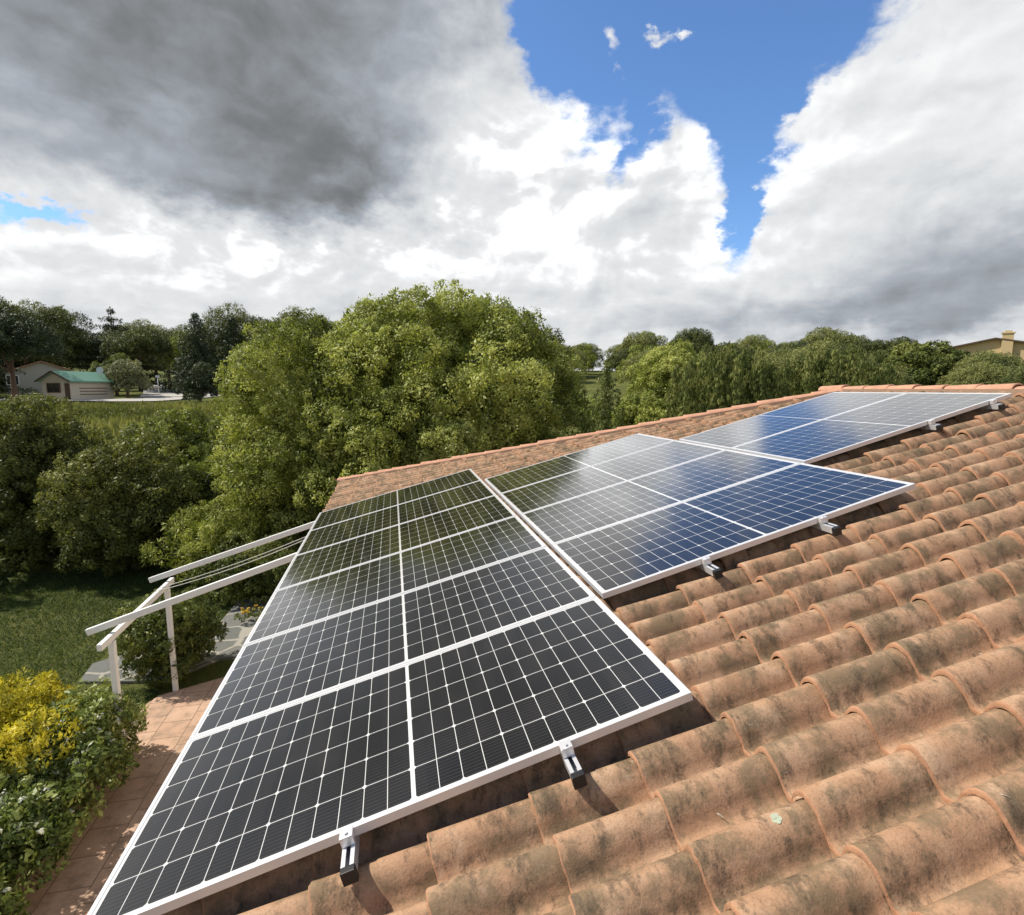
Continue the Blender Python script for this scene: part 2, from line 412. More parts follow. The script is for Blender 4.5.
def tile_field(o3, ud, yd, nd, n_u, y_of_k, k_rng, base_h, fine=True, seed=1):
    """courses of mixed (barrel and pan) tiles: u = up the slope, y = along the eave. returns arrays"""
    r = np.random.default_rng(seed)
    ns = 17 if fine else 9
    s = np.linspace(0, 1, ns)
    bw = .75
    z = np.where(s < bw, CREST * np.sin(np.pi * np.clip(s / bw, 0, 1)) ** .72 + .012 * (1 - s / bw), -.010 * np.sin(np.pi * np.clip((s - bw) / (1 - bw), 0, 1)))
    ls = np.array([0, .006, .03, .16, .30, .45]) if fine else np.array([0, .45])
    lip = np.array([-.004, 0, .0, 0, 0, 0]) if fine else np.zeros(2)
    thick = .018
    tilt = -.024 / EXPO
    bulge = np.array([0, .0012, .0004, 0, 0, 0]) if fine else np.zeros(2)
    Vs, Fs, Ts, Ms = [], [], [], []
    nl = len(ls); base = 0
    gi, gj = np.meshgrid(np.arange(nl - 1), np.arange(ns - 1), indexing='ij')
    top = np.stack([gi * ns + gj, (gi + 1) * ns + gj, (gi + 1) * ns + gj + 1, gi * ns + gj + 1], -1).reshape(-1, 4)
    mi_top = np.where(gi.reshape(-1) == 0, 1 if fine else 0, 0)
    j = np.arange(ns - 1)
    rim = np.stack([nl * ns + j, j, j + 1, nl * ns + j + 1], -1)
    for iu in range(n_u):
        for k in k_rng:
            yc = y_of_k(k) + r.normal(0, .004)
            u0 = U_E + iu * EXPO + r.normal(0, .009)
            dh = r.normal(0, .0028); rot = r.normal(0, .03); tn = r.random()
            # barrel crest (s ~ .335) sits on yc ; pan runs towards -y
            wj = 1 + r.normal(0, .01)
            yy = yc + (.36 - s) * PITCH * 1.015 * wj
            uu = u0 + ls
            taper = 1 - .035 * ls / .45
            P = np.zeros((nl, ns, 3))
            P[..., 0] = uu[:, None] + rot * (s[None] - .4) * PITCH
            P[..., 1] = yc + (yy[None] - yc) * taper[:, None]
            P[..., 2] = base_h + .022 + dh + z[None] * taper[:, None] + bulge[:, None] + lip[:, None] + tilt * ls[:, None]
            if fine: P[:2, :, 2] += r.normal(0, .0009, ns); P[:2, :, 0] += r.normal(0, .0016, ns)
            Q = P[0].copy(); Q[:, 2] -= thick
            A = np.concatenate([P.reshape(-1, 3), Q])
            Vs.append(A); Fs.append(np.concatenate([top, rim]) + base); base += len(A)
            Ts.append(np.full(len(top) + len(rim), tn)); Ms.append(np.concatenate([mi_top, np.ones(len(rim), int)]))
    V = np.concatenate(Vs); F = np.concatenate(Fs)
    G = np.array(o3)[None] + V[:, :1] * np.array(ud)[None] + V[:, 1:2] * np.array(yd)[None] + V[:, 2:] * np.array(nd)[None]
    return G, F, np.concatenate(Ts), np.concatenate(Ms)

house = empty('tiled_house', (7, -5, 0))
tag(house, 'house with weathered terracotta barrel tile roof carrying the solar panels', 'house')

def part(name, me_or_mb, mats, parent, **kw):
    o = me_or_mb.build(name, mats, **kw) if isinstance(me_or_mb, MB) else link(name, me_or_mb, mats)
    o.parent = parent; o.matrix_parent_inverse = parent.matrix_world.inverted() if parent.parent is None else Matrix()
    return o
bpy.context.view_layer.update()

def clip(me, planes):
    bm = bmesh.new(); bm.from_mesh(me)
    for co, no in planes:
        bmesh.ops.bisect_plane(bm, geom=bm.verts[:] + bm.edges[:] + bm.faces[:], plane_co=co, plane_no=no, clear_outer=True)
    bm.to_mesh(me); bm.free()

def build_roof():
    C0 = -5.997
    hipA = W(U_E - .06, hip_y(U_E - .06), -.1); hipB = W(U_R, hip_y(U_R), -.1)
    hd = (hipB - hipA); hd.z = 0; hn = Vector((-hd.y, hd.x, 0)).normalized()      # outward (+y side)
    if hn.y < 0: hn = -hn
    base_h = -.098 - .022 - CREST + .004
    k0 = int(math.floor((-hip_y(U_E) + C0) / PITCH)) - 1; k1 = int((C0 - Y_BACK) / PITCH)
    G, F, T, MI = tile_field((0, 0, Z0), (CT, 0, ST), (0, 1, 0), (-ST, 0, CT), 19, lambda k: C0 - PITCH * k, range(k0, k1), base_h, True, 3)
    # drop faces well past the hip first, then cut cleanly
    me = np_mesh('roof', G, F, True, T, MI)
    clip(me, [(hipA, hn), (Vector((XR, 0, 0)), Vector((1, 0, 0)))])
    # end slope beyond the hip and the slope behind the ridge (coarser)
    EA = Vector((hipA.x, hipA.y, hipA.z)); 
    run = hipB.y - EA.y; rise = hipB.z - EA.z
    el = math.atan2(rise, -run); ud = (0, -math.cos(el), math.sin(el)); nd = (0, math.sin(el), math.cos(el))
    o2 = (XR, EA.y, EA.z)
    n_rows = int(math.hypot(run, rise) / EXPO) + 1
    w = XR - EA.x
    G2, F2, T2, M2 = tile_field(o2, ud, (1, 0, 0), nd, n_rows, lambda k: k * PITCH, range(int(-w / PITCH) - 1, int(w / PITCH) + 2), -.075, False, 5)
    me2 = np_mesh('roof2', G2, F2, True, T2, M2)
    hipB2 = hipB.copy(); A2 = Vector((2 * XR - EA.x, EA.y, EA.z)); hn2 = Vector((hn.x * -1, hn.y, 0))
    clip(me2, [(hipA, -hn), (A2, Vector((-hn2.x, -hn2.y, 0)))])
    G3, F3, T3, M3 = tile_field((2 * XR, 0, Z0), (-CT, 0, ST), (0, -1, 0), (ST, 0, CT), 19, lambda k: PITCH * k, range(int(-4 / PITCH), int(-Y_BACK / PITCH)), base_h, False, 6)
    me3 = np_mesh('roof3', G3, F3, True, T3, M3)
    clip(me3, [(A2, hn2), (Vector((XR, 0, 0)), Vector((-1, 0, 0)))])
    bm = bmesh.new()
    for q in (me, me2, me3): bm.from_mesh(q)
    # underlay deck below the tiles
    h = base_h - .018
    yA, yB = hip_y(U_E) - .05, hip_y(U_R)
    def q(pts):
        f = bm.faces.new([bm.verts.new(p) for p in pts]); f.material_index = 2
    q([W(U_E + .03, Y_BACK, h), W(U_E + .03, yA - .1, h), W(U_R, yB - .06, h), W(U_R, Y_BACK, h)])
    mir = lambda v: Vector((2 * XR - v.x, v.y, v.z))
    q([mir(W(U_E + .03, Y_BACK, h)), mir(W(U_R, Y_BACK, h)), mir(W(U_R, yB - .06, h)), mir(W(U_E + .03, yA - .1, h))])
    lo = W(U_E + .03, yA - .1, h)
    q([lo, W(U_R, yB - .06, h), mir(lo)])
    me4 = bpy.data.meshes.new('roof'); bm.to_mesh(me4); bm.free()
    part('roof', me4, [M['tile'], M['rim'], M['mortar']], house)
    # ridge and hip caps
    bm = MB()
    def caps(a, b_, r0=.085, step=.36, lift=.0):
        d = b_ - a; L = d.length; d.normalize(); n = int(L / step)
        side = d.cross(Vector((0, 0, 1))).normalized(); up = side.cross(d)
        for i in range(n + 1):
            c = a + d * (i * step); jit = random.uniform(-.012, .012); uj = random.uniform(-.008, .008)
            rings = []
            for (t, rr, hh) in ((-.03, r0 * 1.04, .012), (-.022, r0 * 1.09, .016), (.02, r0 * 1.06, .013), (.40, r0 * .97, 0)):
                rings.append([bm.bm.verts.new(c + d * t + side * (math.cos(g) * rr + jit) + up * (math.sin(g) * rr * .70 + hh + uj + lift)) for g in np.linspace(-.15, math.pi + .15, 11)])
            for p_, q_ in zip(rings, rings[1:]):
                for k in range(10): bm.bm.faces.new((p_[k], p_[k + 1], q_[k + 1], q_[k])).smooth = True
            inner = [bm.bm.verts.new(c + d * -.03 + side * (math.cos(g) * (r0 * .92) + jit) + up * (math.sin(g) * r0 * .56 + .012 + uj + lift)) for g in np.linspace(-.15, math.pi + .15, 11)]
            for k in range(10): bm.bm.faces.new((inner[k], inner[k + 1], rings[0][k + 1], rings[0][k]))
    ha = W(U_E, hip_y(U_E), -.125); hb = W(U_R - .10, hip_y(U_R - .10), -.125)
    caps(ha, hb)
    caps(Vector((2 * XR - ha.x, ha.y, ha.z)), Vector((2 * XR - hb.x, hb.y, hb.z)))
    ra = W(U_R, Y_BACK, -.125); caps(Vector((XR, Y_BACK, ra.z)), Vector((XR, hip_y(U_R) + .1, ra.z)))
    o = part('ridge_cap', bm, M['cap'], house)
    # mortar beds under the caps
    mb = MB()
    for a, b_ in ((ha, hb), (Vector((2 * XR - ha.x, ha.y, ha.z)), Vector((2 * XR - hb.x, hb.y, hb.z))), (Vector((XR, Y_BACK, ra.z)), Vector((XR, hip_y(U_R), ra.z)))):
        mb.bar(a + Vector((0, 0, -.02)), b_ + Vector((0, 0, -.02)), .21, .09)
    part('mortar_bed', mb, M['mortar'], house)
    # walls, soffit board
    x0, x1 = .36, 2 * XR - .36
    zt = W(U_E, 0, base_h).z - .02
    mb = MB(); mb.box((x0, Y_BACK + .3, -.3), (x1, 3.25, zt + .03)); part('wall', mb, M['wall'], house)
    mb = MB(); mb.box((W(U_E, 0, 0).x + .09, Y_BACK + .02, zt - .055), (x0 - .003, hip_y(U_E) - .14, zt - .02)); part('eave_board', mb, M['board'], house)
build_roof()

# ------------------------------------------------------------------ solar panels
def panel_mat(L, H):
    m, b, p, o = new_mat('monocrystalline_cells')
    tc = b.n('ShaderNodeTexCoord').outputs['Object']
    sp = b.n('ShaderNodeSeparateXYZ'); b.put(sp.inputs[0], tc)
    u, y = sp.outputs[0], sp.outputs[1]
    mu, my, mid = .030, .026, .015                       # margins and centre gap
    cu = (L / 2 - mu - mid / 2) / 12; cy = (H - 2 * my) / 6
    un = b.m('ABSOLUTE', b.m('SUBTRACT', u, L / 2))      # distance from the centre gap
    a = b.m('DIVIDE', b.m('SUBTRACT', un, mid / 2), cu)
    c = b.m('DIVIDE', b.m('SUBTRACT', y, my), cy)
    inside = b.m('MULTIPLY', b.m('MULTIPLY', b.m('GREATER_THAN', a, 0), b.m('LESS_THAN', a, 12)), b.m('MULTIPLY', b.m('GREATER_THAN', c, 0), b.m('LESS_THAN', c, 6)))
    fa = b.m('FRACT', a); fc = b.m('FRACT', c)
    da = b.m('MULTIPLY', b.m('MINIMUM', fa, b.m('SUBTRACT', 1, fa)), cu)
    dc = b.m('MULTIPLY', b.m('MINIMUM', fc, b.m('SUBTRACT', 1, fc)), cy)
    # full-cell corners are cut: chamfer at every second cell line
    a2 = b.m('FRACT', b.m('MULTIPLY', a, .5)); da2 = b.m('MULTIPLY', b.m('MINIMUM', a2, b.m('SUBTRACT', 1, a2)), 2 * cu)
    cham = b.m('LESS_THAN', b.m('ADD', da2, dc), .0115)
    gap = b.m('MAXIMUM', b.m('MAXIMUM', b.m('LESS_THAN', da, .0015), b.m('LESS_THAN', dc, .0017)), cham)
    white = b.m('MAXIMUM', gap, b.m('SUBTRACT', 1, inside))
    bus = b.m('LESS_THAN', b.m('ABSOLUTE', b.m('SUBTRACT', b.m('FRACT', b.m('MULTIPLY', fc, 9)), .5)), .055)
    oi = b.n('ShaderNodeObjectInfo').outputs['Random']
    cell_id = b.n('ShaderNodeCombineXYZ'); b.put(cell_id.inputs[0], b.m('FLOOR', b.m('MULTIPLY', u, 1 / cu))); b.put(cell_id.inputs[1], b.m('FLOOR', c)); b.put(cell_id.inputs[2], b.m('MULTIPLY', oi, 50))
    wn = b.n('ShaderNodeTexWhiteNoise', noise_dimensions='3D'); b.put(wn.inputs[0], cell_id.outputs[0])
    cell = b.mix(wn.outputs[0], (.0035, .003, .0028), (.009, .0075, .0068))
    cell = b.mix(b.m('MULTIPLY', bus, .28), cell, (.15, .135, .125))
    col = b.mix(white, cell, (.66, .655, .64))
    dust = b.smooth(b.noise(tc, 3, 7, .65).outputs[0], .45, .8)
    col = b.mix(b.m('MULTIPLY', dust, .018), col, (.45, .40, .33))
    b.put(p.inputs['Base Color'], col)
    b.put(p.inputs['Roughness'], b.m('MULTIPLY_ADD', b.noise(tc, 4, 5, .6).outputs[0], .10, .12))
    p.inputs['IOR'].default_value = 1.5; p.inputs['Specular IOR Level'].default_value = .2
    p.inputs['Coat Weight'].default_value = 1.0; p.inputs['Coat Roughness'].default_value = .11; p.inputs['Coat IOR'].default_value = 1.55
    bp = b.n('ShaderNodeBump'); bp.inputs['Strength'].default_value = .04; bp.inputs['Distance'].default_value = .002
    b.put(bp.inputs['Height'], b.noise(tc, 1.5, 2, .5).outputs[0]); b.put(p.inputs['Normal'], bp.outputs[0]); b.put(p.inputs['Coat Normal'], bp.outputs[0])
    return m

PL, PS, PGAP = 2.334, 1.058, .0405
PH = PS - .006
M['cells'] = panel_mat(PL, PH)
def make_panel():
    root = empty('solar_panel')
    fw, ft = .017, .036
    f = MB()
    f.box((0, 0, -ft), (PL, fw, 0)); f.box((0, PH - fw, -ft), (PL, PH, 0))
    f.box((0, fw, -ft), (fw, PH - fw, 0)); f.box((PL - fw, fw, -ft), (PL, PH - fw, 0))
    f.build('frame', M['alu'], root)
    g = MB(); g.box((fw - .001, fw - .001, -.012), (PL - fw + .001, PH - fw + .001, -.0025)); g.build('cell_sheet', M['cells'], root)
    j = MB(); j.box((PL / 2 - .06, PH - .14, -.032), (PL / 2 + .06, PH - .06, -.0125)); j.build('junction_box', M['black'], root)
    return root
proto = make_panel()
rows = {0: range(0, 6), 1: range(1, 5), 2: range(2, 4)}
PLAB = {
 (0, 5): 'frontmost solar panel of the left column of six, nearest the camera above the eave',
 (0, 4): 'second solar panel from the front in the left column of six',
 (0, 3): 'third solar panel from the front in the left column of six',
 (0, 2): 'fourth solar panel from the front in the left column of six',
 (0, 1): 'fifth solar panel from the front, last but one in the left column of six',
 (0, 0): 'farthest solar panel of the left column of six, beside the pink roof corner',
 (1, 4): 'frontmost dark blue solar panel of the middle column of four, two rail ends under it',
 (1, 3): 'second solar panel from the front in the middle column of four',
 (1, 2): 'third solar panel from the front in the middle column, white with cloud reflection',
 (1, 1): 'farthest solar panel of the middle column of four, beside the hip tiles',
 (2, 3): 'front solar panel of the upper right pair, reflecting blue sky, black gap below it',
 (2, 2): 'back solar panel of the upper right pair, touching the ridge tiles'}
first = True
for c_, rs in rows.items():
    for r_ in rs:
        o = proto if first else copy_tree(proto); first = False
        o.location = W(c_ * (PL + PGAP), -(r_ + 1) * PS + .003, random.uniform(-.0015, .0015)); o.rotation_euler = (0, -TH, 0)
        tag(o, PLAB[(c_, r_)], 'solar panel', 'solar panels on the tiled roof')

def make_rail(L):
    """a C-section rail; local y=0 is its front end, runs to +y; top at z=0"""
    root = empty('mounting_rail')
    w, h, t = .046, .044, .004
    mb = MB()
    mb.box((-w / 2, .022, -h), (w / 2, L, -h + t))
    mb.box((-w / 2, .022, -h + t), (-w / 2 + t, L, 0)); mb.box((w / 2 - t, .022, -h + t), (w / 2, L, 0))
    mb.box((-w / 2 + t, .022, -t), (-w / 2 + .015, L, 0)); mb.box((w / 2 - .015, .022, -t), (w / 2 - t, L, 0))
    mb.build('channel', M['rail'], root)
    cb = MB(); cb.box((-w / 2 - .003, 0, -h - .012), (w / 2 + .003, .026, -.0035)); cb.build('end_cap', M['black'], root, bevel=.003)
    return root
def clamp(root, y):
    mb = MB()
    mb.box((-.024, y - .034, .0015), (.024, y - .004, .0365)); mb.box((-.024, y - .034, .0365), (.024, y + .010, .0405))
    o = mb.build('end_clamp', M['rail'], root, bevel=.0012)
    b_ = MB(); b_.tube([(0, y - .019, .0405), (0, y - .019, .048)], .0065, 6); b_.build('clamp_bolt', M['rail'], o)
RL = {(0, .915): 'left rail end under the front panel, black capped, on the lowest tiles near the eave',
      (0, 1.771): 'rail end with black cap below the front panel, right of the first one',
      (1, 3.075): 'left rail end with black cap under the middle column front edge',
      (1, 3.94): 'right rail end with black cap under the middle column front edge',
      (2, 6.108): 'lower short rail end under the upper right pair of panels',
      (2, 6.828): 'upper rail end in shadow under the upper right pair, nearest the ridge'}
for (c_, u), lab in RL.items():
    yf = -(max(rows[c_]) + 1) * PS + .003; yb = -min(rows[c_]) * PS
    ext = .135 if c_ < 2 else .10
    rt = make_rail(yb - yf + ext + .05)
    clamp(rt, ext)
    rt.location = W(u, yf - ext, -.0375); rt.rotation_euler = (0, -TH, 0)
    tag(rt, lab, 'mounting rail', 'rails under the solar panels')

# ------------------------------------------------------------------ pergola
def pergola():
    root = empty('pergola', (-2.33, -.2, 0)); tag(root, 'white timber pergola with two posts and two sloping rafters beside the eave', 'pergola')
    bpy.context.view_layer.update()
    p1, p2 = Vector((-2.50, -.74, 0)), Vector((-2.55, 1.14, 0))
    for p in (p1, p2):
        mb = MB(); mb.box((p.x - .035, p.y - .035, 0), (p.x + .035, p.y + .035, 1.82)); part('post', mb, M['white_paint'], root, bevel=.006)
    mb = MB(); mb.bar((-2.495, -1.04, 1.87), (-2.56, 1.40, 1.87), .06, .085); part('side_beam', mb, M['white_paint'], root, bevel=.006)
    for a, b_ in (((-2.80, -.66, 1.93), (.10, -.90, 2.93)), ((-2.84, 1.27, 1.93), (.10, .66, 2.96))):
        mb = MB(); mb.bar(a, b_, .055, .085); part('rafter', mb, M['white_paint'], root, bevel=.006)
    for a, b_, sag in (((-2.55, .85, 1.93), (.05, .10, 2.93), .05), ((-2.55, .70, 1.93), (.05, -.05, 2.93), .07)):
        a = Vector(a); b_ = Vector(b_)
        mb = MB(); mb.tube([a.lerp(b_, t) - Vector((0, 0, sag * 4 * t * (1 - t))) for t in np.linspace(0, 1, 9)], .006, 5); part('wire', mb, M['wire'], root)
pergola()

# ------------------------------------------------------------------ foliage
def rdirs(r, n):
    v = r.normal(size=(n, 3)); return v / np.linalg.norm(v, axis=1, keepdims=True)

def leaves_from(r, centers, normals, sr, m, leaf, asp, tbase, up=.25, spread=1.0, vertical=0):
    """m leaves around each centre, on a little dome that faces along its normal"""
    n = len(centers)
    C = np.repeat(centers, m, 0); N = np.repeat(normals, m, 0); SR = np.repeat(sr, m)[:, None]
    D = rdirs(r, n * m); D = D + N * .75 * spread; D /= np.linalg.norm(D, axis=1, keepdims=True)
    P = C + D * SR * r.uniform(.55, 1.05, (n * m, 1))
    axis = D * .15 + rdirs(r, n * m) * .9 + np.array([0, 0, up])
    if vertical: axis = axis * (1 - vertical) + np.array([0, 0, 1.0]) * vertical * 1.6
    axis /= np.linalg.norm(axis, axis=1, keepdims=True)
    nor = D * 1.0 + N * .3 + rdirs(r, n * m) * .33 + np.array([0, 0, .15])
    b_ = np.cross(axis, nor); b_ /= np.linalg.norm(b_, axis=1, keepdims=True) + 1e-9
    L = leaf * np.clip(r.lognormal(-.05, .3, (n * m, 1)), .45, 1.8); Wd = L * asp
    V = np.stack([P - axis * L * .5, P + b_ * Wd * .5 - axis * L * .05, P + axis * L * .5, P - b_ * Wd * .5 - axis * L * .05], 1)
    T = np.clip(np.repeat(tbase, m) + r.normal(0, .10, n * m), 0, 1)
    return V.reshape(-1, 3), T

def crown(r, blobs, sub_r, sub_per_area, m, leaf, asp=.5, fill=.10, tint_mu=.5, tint_sd=.2, up=.25, vertical=0, low=-.35):
    Vs, Ts = [], []
    for (x, y, z, rx, ry, rz) in blobs:
        area = 4 * np.pi * ((rx * ry) ** 1.6 / 3 + (rx * rz) ** 1.6 / 3 + (ry * rz) ** 1.6 / 3) ** (1 / 1.6)
        n = max(4, int(area * sub_per_area))
        D = rdirs(r, n * 2); D = D[D[:, 2] > low][:n]
        n = len(D)
        rad = np.clip(r.normal(.93, .10, (n, 1)), .6, 1.15)
        ins = r.random((n, 1)) < fill
        rad = np.where(ins, rad * r.uniform(.35, .8, (n, 1)), rad)
        C = np.array([x, y, z]) + D * np.array([rx, ry, rz]) * rad
        tb = np.clip(tint_mu + r.normal(0, tint_sd * .8) + r.normal(0, tint_sd, n), 0, 1)
        sr = sub_r * r.uniform(.6, 1.3, n)
        V, T = leaves_from(r, C, D, sr, m, leaf, asp, tb, up, 1.0, vertical)
        Vs.append(V); Ts.append(T)
    V = np.concatenate(Vs); T = np.concatenate(Ts)
    F = np.arange(len(V)).reshape(-1, 4)
    return V, F, T

def ellipsoid_blobs(r, c, rad, n, br, zmin=-.5, squash=.85, inner=.25, jit=.08):
    """n blobs spread over an ellipsoid so that the outline is lumpy"""
    out = []
    g = np.pi * (3 - 5 ** .5)
    for k in range(n):
        zz = 1 - (1 - zmin) * (k + .5) / n
        a = g * k + r.normal(0, .3)
        q = math.sqrt(max(0, 1 - zz * zz))
        d = np.array([q * math.cos(a), q * math.sin(a), zz])
        b_ = br * r.uniform(.7, 1.3)
        s = 1 - b_ / max(rad) * .55 + r.normal(0, jit)
        p = np.array(c) + d * np.array(rad) * s
        out.append((p[0], p[1], p[2], b_, b_, b_ * squash))
    for _ in range(int(n * inner)):
        d = rdirs(r, 1)[0] * r.uniform(.1, .6)
        p = np.array(c) + d * np.array(rad); b_ = br * 1.2
        out.append((p[0], p[1], p[2], b_, b_, b_))
    return out

def trunk_mb(r, h, rad, blobs=(), nlimb=6, lean=(0, 0)):
    mb = MB()
    top = Vector((lean[0], lean[1], h))
    pts = [Vector((0, 0, -.25)), Vector((lean[0] * .2, lean[1] * .2, h * .3)), Vector((lean[0] * .6, lean[1] * .6, h * .7)), top]
    mb.tube(pts, [rad * 1.35, rad, rad * .75, rad * .4], 9)
    bl = list(blobs)
    if bl:
        idx = r.choice(len(bl), min(nlimb, len(bl)), replace=False)
        for i in idx:
            e = Vector(bl[i][:3]); s = Vector((0, 0, 0)).lerp(top, r.uniform(.45, .95))
            mid = s.lerp(e, .5) + Vector((0, 0, -.1 * (e - s).length))
            mb.tube([s, mid, e], [rad * .45, rad * .3, rad * .08], 6)
    return mb

def plant(name, label, cat, loc, blobs, mat, sub_r, spa, m, leaf, seed, asp=.5, trunk=None, group=None, bark='bark', crown_name='crown', stem_name='trunk', **kw):
    """blobs in local coordinates (ground at z=0)"""
    r = np.random.default_rng(seed)
    root = empty(name, loc); tag(root, label, cat, group)
    V, F, T = crown(r, blobs, sub_r, spa, m, leaf, asp, **kw)
    link(crown_name, np_mesh(crown_name, V, F, False, T), mat, root)
    h, rad = trunk if trunk else (.5, .04)
    trunk_mb(r, h, rad, blobs, 7).build(stem_name, M[bark], root)
    return root

L_OAK = leaf_mat('oak_leaf', (.06, .078, .018), (.28, .315, .07), (.55, .57, .18), .36)
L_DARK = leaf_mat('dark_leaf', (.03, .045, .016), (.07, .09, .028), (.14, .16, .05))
L_BROWN = leaf_mat('brownish_leaf', (.055, .065, .018), (.145, .16, .04), (.31, .315, .095))
L_LIGHT = leaf_mat('light_leaf', (.17, .20, .045), (.32, .36, .09), (.46, .48, .16), .35)
L_BOX = leaf_mat('box_leaf', (.05, .07, .018), (.13, .16, .04), (.27, .29, .08))
L_FEATHER = leaf_mat('feathery_leaf', (.15, .17, .03), (.31, .34, .07), (.46, .48, .13), .3)
L_YELLOW = leaf_mat('yellow_leaf', (.18, .18, .022), (.52, .46, .05), (.78, .66, .08), .3)
L_SHRUB = leaf_mat('glossy_shrub_leaf', (.06, .085, .022), (.19, .24, .06), (.42, .45, .16), .3, .4)
L_PINE = leaf_mat('pine_needle', (.06, .08, .025), (.16, .18, .055), (.30, .31, .10), .15)
L_FIR = leaf_mat('fir_needle', (.022, .034, .016), (.05, .068, .03), (.10, .12, .05), .1)
L_THUJA = leaf_mat('thuja_spray', (.06, .085, .022), (.16, .185, .05), (.32, .33, .11), .25)
L_PALE = leaf_mat('pale_leaf', (.16, .17, .08), (.30, .30, .17), (.44, .44, .29), .3)

def gz(x, y): return float(ground(x, y))
r0 = np.random.default_rng(11)
# the big round holm oak and its neighbours
bl = ellipsoid_blobs(r0, (0, 0, 3.9), (4.3, 4.0, 3.75), 66, 1.0, -.8, jit=.035) + [(-2.0, -.6, 6.55, 1.0, 1.0, .85), (-2.9, -.8, 5.6, .95, .9, .8), (-.9, -1.2, 6.9, .95, .9, .8), (1.5, -1, 6.7, 1.0, .9, .8), (0, 0, 5.4, 2.6, 2.4, 1.7), (.5, 0, 6.5, 1.7, 1.5, 1.1), (0, 0, 4.0, 3.2, 3.0, 2.2)]
plant('oak_tree', 'largest round holm oak with pale young leaves behind the roof corner', 'tree', (2.65, 9.0, 0), bl, L_OAK, .29, 5.2, 75, .085, 21, trunk=(3.6, .35))
bl = ellipsoid_blobs(r0, (.45, 0, 3.2), (1.75, 1.9, 3.4), 46, .70, -.95)
plant('oak_tree', 'left holm oak with leaves down to the garden, joined to the largest one', 'tree', (-2.1, 8.2, 0), bl, L_OAK, .25, 6.6, 75, .075, 22, trunk=(3, .22), tint_mu=.46)
bl = ellipsoid_blobs(r0, (0, 0, 2.9), (1.9, 1.6, 2.15), 30, .70, -.9)
plant('oak_tree', 'low holm oak bulging in front of the largest one above the roof corner', 'tree', (.65, 6.4, 0), bl, L_OAK, .23, 7.4, 75, .07, 23, trunk=(2.6, .16), tint_mu=.58)
bl = ellipsoid_blobs(r0, (0, 0, 3.55), (.85, .7, .62), 12, .32, -.8)
plant('garden_tree', 'small light green tree peeping over the hip tiles before the oak', 'tree', (2.55, 5.0, 0), bl, L_LIGHT, .12, 32, 34, .062, 24, trunk=(2.9, .07), tint_mu=.92)
# left-hand garden masses
bl = ellipsoid_blobs(r0, (0, 0, 2.1), (1.6, 1.6, 2.05), 30, .62, -.95)
plant('garden_tree', 'dark tree with lit yellowish top left of the oaks', 'tree', (-6.2, 12.6, 0), bl, L_OAK, .24, 6, 70, .085, 25, trunk=(2.4, .16), tint_mu=.36)
bl = ellipsoid_blobs(r0, (-.4, 0, 1.95), (2.3, 2.0, 2.4), 44, .72, -.95)
plant('garden_shrub', 'tall brownish green shrub at the left picture edge', 'shrub', (-8.9, 9.9, 0), bl, L_BROWN, .22, 7.5, 62, .08, 26, trunk=(2, .12), stem_name='stem', tint_mu=.40)
bl = ellipsoid_blobs(r0, (0, 0, 1.6), (1.75, 1.45, 1.75), 34, .58, -.97)
plant('garden_shrub', 'tall brownish green shrub between left edge and feathery bush', 'shrub', (-6.1, 8.4, 0), bl, L_BROWN, .2, 9, 62, .072, 27, trunk=(2, .1), stem_name='stem', tint_mu=.5)
bl = ellipsoid_blobs(r0, (0, 0, 1.45), (.95, .8, 1.35), 16, .42, -.95)
plant('garden_shrub', 'small pale green shrub lit between brownish shrub and oak', 'shrub', (-4.75, 9.0, 0), bl, L_LIGHT, .15, 20, 26, .085, 28, trunk=(1.4, .06), stem_name='stem', tint_mu=.3)
bl = ellipsoid_blobs(r0, (0, 0, 1.6), (2.6, 1.0, 1.7), 30, .6, -.95)
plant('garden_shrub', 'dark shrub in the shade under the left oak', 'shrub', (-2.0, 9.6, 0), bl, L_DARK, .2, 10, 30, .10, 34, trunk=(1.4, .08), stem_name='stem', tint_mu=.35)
bl = ellipsoid_blobs(r0, (0, 0, 1.0), (3.2, 1.2, 1.1), 36, .6, -.95)
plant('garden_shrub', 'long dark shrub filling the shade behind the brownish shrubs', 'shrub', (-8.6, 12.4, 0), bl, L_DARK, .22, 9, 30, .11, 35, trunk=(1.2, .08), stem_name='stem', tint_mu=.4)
bl = ellipsoid_blobs(r0, (0, 0, .95), (1.45, 1.1, 1.05), 22, .45, -.95)
plant('feathery_bush', 'bright green feathery bush behind the upper rafter', 'bush', (-3.35, 7.0, 0), bl, L_FEATHER, .2, 18, 36, .12, 29, .22, trunk=(.9, .05), stem_name='stem', up=.6)
bl = ellipsoid_blobs(r0, (0, 0, .62), (1.35, .95, .66), 26, .34, -.98)
plant('clipped_hedge', 'rounded clipped hedge under the wires beyond the rafters', 'hedge', (-2.2, 5.5, 0), bl, L_BOX, .1, 45, 26, .055, 30, stem_name='stem', crown_name='foliage', trunk=(.6, .05))
bl = ellipsoid_blobs(r0, (0, 0, .70), (.74, .68, .74), 26, .27, -.98)
plant('box_shrub', 'upright box shrub around the far pergola post at the patio end', 'shrub', (-2.86, 1.78, 0), bl, L_BOX, .09, 60, 26, .05, 31, stem_name='stem', crown_name='foliage', trunk=(.6, .05), tint_mu=.42)
bl = ellipsoid_blobs(r0, (0, 0, .52), (1.0, 1.05, .72), 34, .28, -.9)
plant('yellow_bush', 'golden yellow leaved bush left of the near pergola post', 'bush', (-3.8, -1.05, 0), bl, L_YELLOW, .11, 45, 26, .06, 32, .4, stem_name='stem', crown_name='foliage', trunk=(.5, .04), up=.8, tint_mu=.6)
